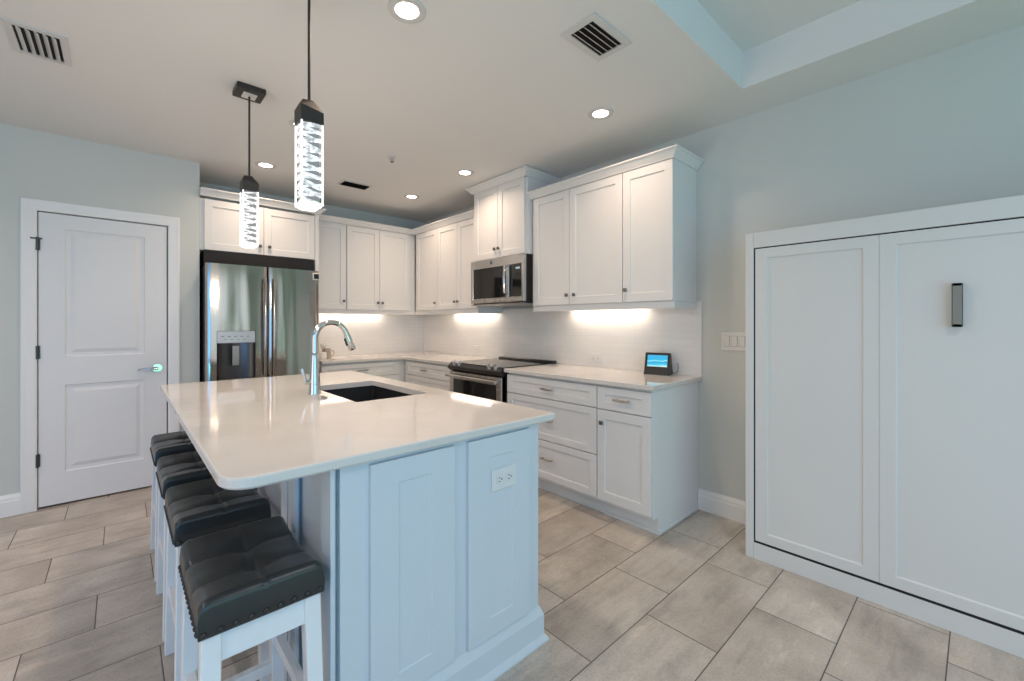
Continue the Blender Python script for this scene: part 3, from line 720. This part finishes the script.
MB().fbox(FR, -2.285, -2.125, 0.3925, 0.420, wz0, wz1).build('control_panel', 'blackglass', mw, fd)
b = MB(); b.fbox(FR, -2.262, -2.210, 0.420, 0.4205, 1.745, 1.762); b.build('clock', mat('clock_digits', (0.1, 0.15, 0.16), 0.3, emit=(0.6, 0.8, 0.85), estr=0.5), mw, fd)
b = MB(); b.tube([FR(-2.105, 0.420, 1.535), FR(-2.105, 0.455, 1.545), FR(-2.105, 0.462, 1.66), FR(-2.105, 0.455, 1.775), FR(-2.105, 0.420, 1.785)], [0.009, 0.0115, 0.0125, 0.0115, 0.009], 12); b.build('handle', 'chrome', mw, fd, smooth=True)
b = MB(); b.cyl(FR(-1.885, 0.4235, 1.832), FR(-1.885, 0.426, 1.832), 0.021, n=24); lg = b.build('round_badge', 'chrome', mw, fd)
b = MB(); b.cyl(FR(-1.885, 0.4255, 1.832), FR(-1.885, 0.4268, 1.832), 0.016, n=24); b.build('badge_face', 'shell', mw, fd)
b = MB()
for sg in (-1, 1):
    b.tube([FR(-1.885+sg*0.0045+0.004*math.cos(a), 0.4268, 1.832+0.0075*math.sin(a)) for a in [i*math.pi*2/14*0.86+0.5 for i in range(15)]], 0.0009, 6)
b.build('badge_letters', 'chrome', mw, fd)
MB().box(-0.424, -0.03, MY0+0.004, MY1-0.004, MZ0-0.008, MZ0+0.0005, 0.002).build('underside', 'nickel', mw)

# ---------------------------------------------------------------- small things on the counters
DY, DXX = -3.362, -0.098
ds = thing('smart_display', (DXX, DY, 0.91), 'black smart display with a bright blue screen on the counter', 'smart display')
rot = Matrix.Rotation(R(12), 4, 'Z')
def D(l, x, z): return Vector((DXX, DY, 0.91))+rot@Vector((x, l, z))       # l along width, x depth (towards the wall is +)
b = MB(); hw = 0.088
prof = [(-0.045, 0.0), (0.045, 0.0), (0.052, 0.012), (0.016, 0.138), (0.008, 0.153), (-0.004, 0.155)]
b.rings([[D(s*hw, x, z) for x, z in prof] for s in (-1, 1)])
b.build('body', 'black', ds)
fa, fb = Vector((-0.045, 0.0)), Vector((-0.004, 0.155)); nn = Vector((-(fb-fa).y, (fb-fa).x)).normalized()
def onface(l, t, o): q = fa+(fb-fa)*t+nn*o; return D(l, q.x, q.y)
b = MB(); b.rings([[onface(s*0.070, 0.37, o), onface(-s*0.070, 0.37, o), onface(-s*0.070, 0.89, o), onface(s*0.070, 0.89, o)] for s, o in ((1, 0.0002), (1, 0.0012))])
uvl = b.bm.loops.layers.uv.new('uv')
so = b
for f_ in b.bm.faces:
    for lp in f_.loops:
        q = rot.inverted()@(lp.vert.co-Vector((DXX, DY, 0.91)))
        lp[uvl].uv = ((0.070-q.y)/0.14, (q.z-0.057)/0.081)
b.build('screen', 'screen', ds)
(MB().tube([(-0.055, -3.43, 0.930), (-0.045, -3.462, 0.922), (-0.038, -3.478, 0.935), (-0.030, -3.478, 0.965), (-0.022, -3.470, 0.985), (-0.012, -3.466, 0.990)], 0.0025, 8).build('power_cord', 'black', ds, smooth=True))
# mug, pot and dried sprig beside the fridge
mg = thing('mug', (-1.335, -0.28, 0.91), 'greige straight-sided mug on the back counter', 'mug')
b = MB(); b.lathe((-1.335, -0.28, 0.91), [(0.036, 0), (0.040, 0.004), (0.041, 0.10), (0.037, 0.10), (0.036, 0.012), (0.001, 0.010)], 24); b.build('body', 'greige', mg, smooth=True)
b = MB(); b.tube([(-1.335+0.040, -0.28, 0.985), (-1.27, -0.28, 0.985), (-1.262, -0.28, 0.96), (-1.27, -0.28, 0.935), (-1.335+0.040, -0.28, 0.935)], 0.005, 8); b.build('handle', 'greige', mg, smooth=True)
pt = thing('bud_vase', (-1.405, -0.36, 0.91), 'small white vase on the back counter in front of the mug', 'vase')
b = MB(); b.lathe((-1.405, -0.36, 0.91), [(0.030, 0), (0.036, 0.006), (0.037, 0.055), (0.030, 0.068), (0.025, 0.070), (0.024, 0.06), (0.001, 0.05)], 24); b.build('body', 'ceramic', pt, smooth=True)
sp = thing('dried_sprig', (-1.405, -0.36, 0.975), 'dark dried sprig standing in the white vase', 'sprig')
b = MB(); lf = MB(); rnd = random.Random(3)
for k in range(6):
    a = k*1.05+rnd.random(); r_ = 0.012+0.014*rnd.random(); h = 0.06+0.05*rnd.random()
    p0 = Vector((-1.405+0.004*math.cos(a), -0.36+0.004*math.sin(a), 0.965)); p2 = p0+Vector((r_*math.cos(a), r_*math.sin(a), h)); p1 = (p0+p2)/2+Vector((0.004, 0, 0.01))
    b.tube([p0, p1, p2], [0.0016, 0.0013, 0.0008], 6)
    for q in (0.55, 0.75, 0.95):
        c0 = p0.lerp(p2, q); a2 = rnd.random()*6.28; d2 = Vector((math.cos(a2)*0.014, math.sin(a2)*0.014, 0.006)); sd = Vector((-math.sin(a2), math.cos(a2), 0))*0.005
        lf.rings([[c0, c0+d2*0.5+sd, c0+d2, c0+d2*0.5-sd], [c0+Vector((0, 0, .0012)), c0+d2*0.5+sd+Vector((0, 0, .0016)), c0+d2+Vector((0, 0, .0012)), c0+d2*0.5-sd+Vector((0, 0, .0016))]])
b.build('stems', 'twig', sp); lf.build('leaves', 'twig', sp)

# ---------------------------------------------------------------- wall bed cabinet
wb = thing('wall_bed', (-0.2, -4.86, 0), 'large white fold-down wall bed cabinet with shaker panels', 'wall bed')
BY1, BY0, BX = -4.048, -5.672, 0.4063
b = MB()
b.box(-BX, -0.018, BY1-0.041, BY1, 0, 1.766, 0.002); b.box(-BX, -0.018, BY0, BY0+0.041, 0, 1.766, 0.002)
b.build('side_panels', 'bed', wb)
MB().box(-BX, -0.018, BY0+0.0415, BY1-0.0415, 1.684, 1.766, 0.0015).build('top_rail', 'bed', wb)
MB().box(-BX, -0.30, BY0+0.0415, BY1-0.0415, 0, 0.088, 0.0015).build('base_rail', 'bed', wb)
MB().box(-0.10, -0.018, BY0+0.0415, BY1-0.0415, 0.09, 1.68).build('back_panel', 'dark', wb)
b = MB()
fy1, fy0 = BY1-0.0485, BY0+0.0485; fz0, fz1 = 0.1015, 1.6775
cuts = [fy1, -4.610, -5.110, fy0]
w1 = BX-0.001
for a, e in zip(cuts, cuts[1:]):
    b.shaker(FR, e+0.0004, a-0.0004, fz0, fz1, w1-0.02, t=0.02, st=0.056, rec=0.007, slope=0.006, bev=0.0012, st_z=0.05)
b.fbox(FR, fy0+0.022, fy1-0.022, 0.30, w1-0.0205, fz0+0.022, fz1-0.022)
bf = b.build('face_panel', 'bed', wb)
MB().frame(FR, BY0+0.042, BY1-0.042, 0.0885, 1.6835, BX-0.030, BX-0.005, 0.020).build('gap_shade', 'dark', wb)  # dark frame set into the face gaps in place of their shade
M['handledark'] = mat('handle_dark', (0.07, 0.072, 0.075), 0.35, 0.8)
b = MB(); b.fbox(FR, -4.870, -4.842, w1, w1+0.030, 1.262, 1.278, 0.002); b.fbox(FR, -4.870, -4.842, w1, w1+0.030, 1.424, 1.440, 0.002); b.fbox(FR, -4.872, -4.840, w1+0.022, w1+0.030, 1.262, 1.440, 0.002)
hb = b.build('handle', 'handledark', wb, bf)
MB().fbox(FR, -4.8695, -4.8425, w1+0.0302, w1+0.033, 1.272, 1.430, 0.001).build('grip', mat('handle_grey', (0.20, 0.21, 0.215), 0.4, 0.6), wb, bf)

# ---------------------------------------------------------------- stools
SL, SWD = 0.195, 0.136        # half length along y, half width along x
def make_stool():
    r = thing('bar_stool', (0, 0, 0), '', 'stool', 'tufted bar stools along the island')
    # seat cushion
    m = MB(); nx, ny = 60, 88
    def zf(u, v):
        z = 0.624+0.026*v*v+0.010*(1-u*u)*(1-v**4)
        z -= 0.0045*math.exp(-(u*SWD/0.0032)**2)
        for vv in (-0.34, 0.34):
            z -= 0.004*math.exp(-((v-vv)*SL/0.0035)**2)+0.004*math.exp(-((v-vv)*SL/0.02)**2)
            z -= 0.014*math.exp(-((u*SWD)**2+((v-vv)*SL)**2)/0.030**2)
        e = max(abs(u), abs(v)); 
        for t_, hw_ in ((abs(u), SWD), (abs(v), SL)):
            d_ = (1-t_)*hw_
            if d_ < 0.022: z -= 0.022*(1-math.sqrt(max(0, 1-((0.022-d_)/0.022)**2)))
        return z
    def smp(n):   # denser near the edges
        return [math.sin(math.pi/2*(2*i/n-1)) for i in range(n+1)]
    us, vs_ = smp(nx), smp(ny)
    G = [[m.bm.verts.new((u*SWD, v*SL, zf(u, v))) for u in us] for v in vs_]
    for j in range(ny):
        for i in range(nx): m.bm.faces.new((G[j][i], G[j][i+1], G[j+1][i+1], G[j+1][i]))
    ring = [G[0][i] for i in range(nx+1)]+[G[j][nx] for j in range(1, ny+1)]+[G[ny][i] for i in range(nx-1, -1, -1)]+[G[j][0] for j in range(ny-1, 0, -1)]
    prev = ring
    for (zb, gr) in ((0.596, 1.012), (0.566, 1.006), (0.562, 0.99)):
        nr = [m.bm.verts.new((v.co.x*gr, v.co.y*gr, zb)) for v in ring]
        for i in range(len(ring)): m.bm.faces.new((prev[i], prev[(i+1) % len(ring)], nr[(i+1) % len(ring)], nr[i]))
        prev = nr
    m.bm.faces.new(prev)
    seat = m.build('seat', 'leather', r, smooth=2)
    nl = MB()
    def nail(x, y, dx, dy):
        a = Vector((x, y, 0.574)); d = Vector((dx, dy, 0))
        nl.cyl(a-d*0.001, a+d*0.002, 0.0078, 0.0070, 10); nl.cyl(a+d*0.002, a+d*0.0048, 0.0070, 0.003, 10)
    for i in range(9):
        x = -SWD+0.010+(2*SWD-0.020)*i/8
        nail(x, -SL*1.008, 0, -1); nail(x, SL*1.008, 0, 1)
    for i in range(15):
        y = -SL+0.014+(2*SL-0.028)*i/14
        nail(-SWD*1.008, y, -1, 0); nail(SWD*1.008, y, 1, 0)
    nl.build('nailhead_trim', 'bronze', r, seat)
    # legs, splayed
    tx, ty, bx, by, lw = 0.110, SL-0.028, 0.120, 0.199, 0.040
    def leg_at(sx, sy, z):
        t_ = 1-z/0.561; return sx*(tx+(bx-tx)*t_), sy*(ty+(by-ty)*t_)
    for sx in (-1, 1):
        for sy in (-1, 1):
            g = MB(); rr = []
            for z in (0.0, 0.561):
                x, y = leg_at(sx, sy, z); h = lw/2 if z > 0 else lw/2*0.92
                rr.append([Vector((x-h, y-h, z)), Vector((x+h, y-h, z)), Vector((x+h, y+h, z)), Vector((x-h, y+h, z))])
            g.rings(rr); bmesh.ops.bevel(g.bm, geom=list(g.bm.edges), offset=0.002, segments=1, affect='EDGES')
            g.build('leg', 'stoolwood', r)
    def rail(sx0, sy0, sx1, sy1, z0, z1, th, name):
        g = MB(); rr = []
        for s_, (sx, sy) in ((0, (sx0, sy0)), (1, (sx1, sy1))):
            ringp = []
            for z in (z0, z1):
                x, y = leg_at(sx, sy, z)
                al_x = sx0 != sx1
                if al_x: x -= sx*(lw/2-0.001); offs = [(0, -th/2), (0, th/2)]
                else: y -= sy*(lw/2-0.001); offs = [(-th/2, 0), (th/2, 0)]
                if z == z1: offs = offs[::-1]
                ringp += [Vector((x+ox, y+oy, z)) for ox, oy in offs]
            rr.append(ringp)
        g.rings(rr); g.build(name, 'stoolwood', r)
    for sy in (-1, 1): rail(-1, sy, 1, sy, 0.492, 0.560, 0.024, 'apron'); rail(-1, sy, 1, sy, 0.14 if sy < 0 else 0.14, 0.175, 0.022, 'stretcher')
    for sx in (-1, 1): rail(sx, -1, sx, 1, 0.492, 0.560, 0.024, 'apron'); rail(sx, -1, sx, 1, 0.235, 0.270, 0.022, 'stretcher')
    return r
st = make_stool()
spots = [(-2.677, -3.543, 'grey leather bar stool nearest the camera, fully in view beside the island corner'),
         (-2.677, -2.992, 'grey leather bar stool second from the island corner, tucked under the rounded edge'),
         (-2.677, -2.492, 'grey leather bar stool third from the island corner, mostly hidden under the top'),
         (-2.677, -1.955, 'grey leather bar stool farthest along the island, closest to the pantry door')]
for i, (x, y, lab) in enumerate(spots):
    o = st if i == 0 else copy_tree(st)
    o.location = (x, y, 0); o['label'] = lab

# ---------------------------------------------------------------- pendants
def make_pendant(px, py, label, flip):
    r = thing('pendant_light', (px, py, 1.70), label, 'pendant light', 'pendant lights over the island')
    b = MB(); b.box(px-0.070, px+0.070, py-0.070, py+0.070, H-0.030, H-0.0005, 0.003); cn = b.build('canopy', 'bronze', r)
    b = MB(); b.box(px-0.034, px+0.034, py-0.034, py+0.034, H-0.038, H-0.030, 0.002); b.build('canopy_plate', mat('bright_plate', (0.85, 0.85, 0.84), 0.35, 0.6), r, cn)
    b = MB(); b.cyl((px, py, 2.09), (px, py, H-0.028), 0.0052, n=10); b.build('rod', 'bronze', r)
    b = MB(); s = 0.040; z0, z1, z2, z3 = 2.018, 2.062, 2.075, 2.105
    b.poly([(px-s, py-s, z0), (px+s, py-s, z0), (px+s, py+s, z0), (px-s, py+s, z0),
            (px-s, py-s, z2), (px+s, py-s, z1), (px+s, py+s, z1), (px-s, py+s, z2),
            (px-s*0.72, py-s*0.55, z3-0.004), (px+s*0.18, py-s*0.55, z3), (px+s*0.18, py+s*0.55, z3), (px-s*0.72, py+s*0.55, z3-0.004)],
           [(3, 2, 1, 0), (0, 1, 5, 4), (1, 2, 6, 5), (2, 3, 7, 6), (3, 0, 4, 7), (4, 5, 9, 8), (5, 6, 10, 9), (6, 7, 11, 10), (7, 4, 8, 11), (8, 9, 10, 11)])
    b.build('cap', 'bronze', r)
    # crystal: a clear square bar cut with slanting ridges, brighter at its rims
    rnd = random.Random(11+flip); c = MB(); core = MB(); rim = MB()
    s = 0.0365; core.box(px-s+0.008, px+s-0.008, py-s+0.008, py+s-0.008, 1.722, 2.017)
    z = 1.726; k = 0
    while z < 2.006:
        th = 0.007+0.009*rnd.random(); tl = (0.004+0.012*rnd.random())*(1 if k % 2 else -1); i0 = rnd.random()*0.005
        q = s-i0
        a = [(px-q, py-q, z-tl*.3), (px+q, py-q, z+tl), (px+q, py+q, z-tl*.3), (px-q, py+q, z+tl*.6)]
        c.rings([[Vector(p) for p in a], [Vector((p[0], p[1], p[2]+th)) for p in a]])
        z += th+0.003+0.005*rnd.random(); k += 1
    for sx in (-1, 1):
        for sy in (-1, 1): rim.box(px+sx*s-0.0028, px+sx*s+0.0028, py+sy*s-0.0028, py+sy*s+0.0028, 1.716, 2.017)
    rim.rings([[Vector((px+sx*s, py+sy*s, zz)) for sx, sy in ((-1, -1), (1, -1), (1, 1), (-1, 1))] for zz in (1.714, 1.724)])
    rim.rings([[Vector((px+sx*s*0.7, py+sy*s*0.7, 1.704)) for sx, sy in ((-1, -1), (1, -1), (1, 1), (-1, 1))], [Vector((px+sx*s, py+sy*s, 1.714)) for sx, sy in ((-1, -1), (1, -1), (1, 1), (-1, 1))]])
    cr_ = c.build('crystal', 'crystal', r); core.build('crystal_core', 'crystalcore', r, cr_); rim.build('crystal_rim', 'crystalrim', r, cr_)
    pd = bpy.data.lights.new('pendant_glow', 'POINT'); pd.energy, pd.color = glow(LG['pend']); pd.shadow_soft_size = 0.06
    po = bpy.data.objects.new('pendant_glow', pd); C.objects.link(po); po.parent = r; po.location = (0, 0, -0.09)
    return r
make_pendant(-2.419, -3.220, 'crystal pendant light nearest the camera, larger in view, its canopy out of frame', 0)
make_pendant(-2.403, -2.130, 'crystal pendant light farther along the island, its square dark canopy in view', 1)

# ---------------------------------------------------------------- ceiling fittings
CL = [(-2.052, -3.292, 'round recessed ceiling light near the top edge, above the near pendant'),
      (-0.718, -3.311, 'round recessed ceiling light in front of the end upper cabinet, nearest the tray'),
      (-0.718, -1.879, 'round recessed ceiling light in front of the cabinet over the microwave'),
      (-0.705, -0.930, 'round recessed ceiling light by the far inner corner of the cabinets'),
      (-2.048, -0.904, 'round recessed ceiling light in front of the fridge cabinet'),
      (-2.050, -1.880, 'round recessed ceiling light partly hidden behind the near pendant')]
for x, y, lab in CL:
    r = thing('ceiling_light', (x, y, H), lab, 'ceiling light', 'recessed ceiling lights')
    t = MB(); n = 32; P_ = [(0.079, -0.0005), (0.078, -0.005), (0.066, -0.009), (0.049, -0.004), (0.049, -0.0005)]
    L = [[t.bm.verts.new((x+q*math.cos(2*math.pi*i/n), y+q*math.sin(2*math.pi*i/n), H+z)) for i in range(n)] for q, z in P_]
    for k in range(5):
        for i in range(n): t.bm.faces.new((L[k][i], L[k][(i+1) % n], L[(k+1) % 5][(i+1) % n], L[(k+1) % 5][i]))
    t.build('trim_ring', 'ventwhite', r, smooth=True)
    MB().lathe((x, y, H), [(0.0485, -0.0006), (0.0485, -0.004), (0.03, -0.0055), (0.001, -0.006)], 32).build('lens', 'lens', r, smooth=True)
    p_, c_ = glow(LG['cans']); o = area('can_light', (0, 0, -0.012), (0, 0, 0), 0.1, 0.1, p_, c_, 145, 'DISK'); o.parent = r
def vent(x0, x1, y0, y1, along, n, label, m='ventwhite', tilt=1, fw=0.03, ms=None):
    r = thing('ceiling_vent', ((x0+x1)/2, (y0+y1)/2, H), label, 'vent', 'ceiling vents')
    t = MB(); F = lambda u, w_, z: Vector((u, z, H-w_))
    t.frame(F, x0, x1, y0, y1, 0.0005, 0.007, fw); t.build('frame', m, r)
    MB().box(x0+fw*0.5, x1-fw*0.5, y0+fw*0.5, y1-fw*0.5, H-0.0012, H-0.0004).build('backing', 'dark', r)
    s = MB(); i0, i1 = (y0+fw, y1-fw) if along == 'x' else (x0+fw, x1-fw); st_ = (i1-i0)/(n+0.35)
    for k in range(n):
        a = i0+st_*(k+0.62); w_ = st_*0.30
        q = [(a-w_*tilt, H-0.002), (a+w_*tilt, H-0.016), (a+w_*tilt+0.0015, H-0.015), (a-w_*tilt+0.0015, H-0.001)]
        if along == 'x': s.rings([[Vector((xx, p[0], p[1])) for p in q] for xx in (x0+fw, x1-fw)])
        else: s.rings([[Vector((p[0], yy, p[1])) for p in q] for yy in (y0+fw, y1-fw)])
    s.build('slats', ms or m, r)
vent(-3.320, -3.122, -2.078, -1.778, 'y', 5, 'white slatted ceiling vent at the upper left, over the floor by the stools', fw=0.026)
vent(-1.462, -1.172, -3.816, -3.626, 'x', 4, 'white square-looking slatted ceiling vent beside the ceiling tray', tilt=-1, fw=0.032)
vent(-1.434, -1.156, -0.985, -0.822, 'x', 6, 'small dark-slatted ceiling vent near the corner cabinets', tilt=-0.6, fw=0.02, ms='hinge')
r = thing('fire_sprinkler', (-1.352, -1.772, H), 'small sprinkler head hanging from the ceiling between the lights', 'sprinkler')
MB().lathe((-1.352, -1.772, H), [(0.032, -0.0005), (0.030, -0.004), (0.012, -0.006), (0.010, -0.016), (0.001, -0.017)]).build('escutcheon', 'ventwhite', r, smooth=True)
b = MB()
for s in (-1, 1): b.tube([(-1.352+s*0.008, -1.772, H-0.014), (-1.352+s*0.012, -1.772, H-0.026), (-1.352+s*0.003, -1.772, H-0.040)], 0.0025, 8)
b.cyl((-1.352, -1.772, H-0.042), (-1.352, -1.772, H-0.039), 0.013, n=16); b.build('deflector', 'knob', r)
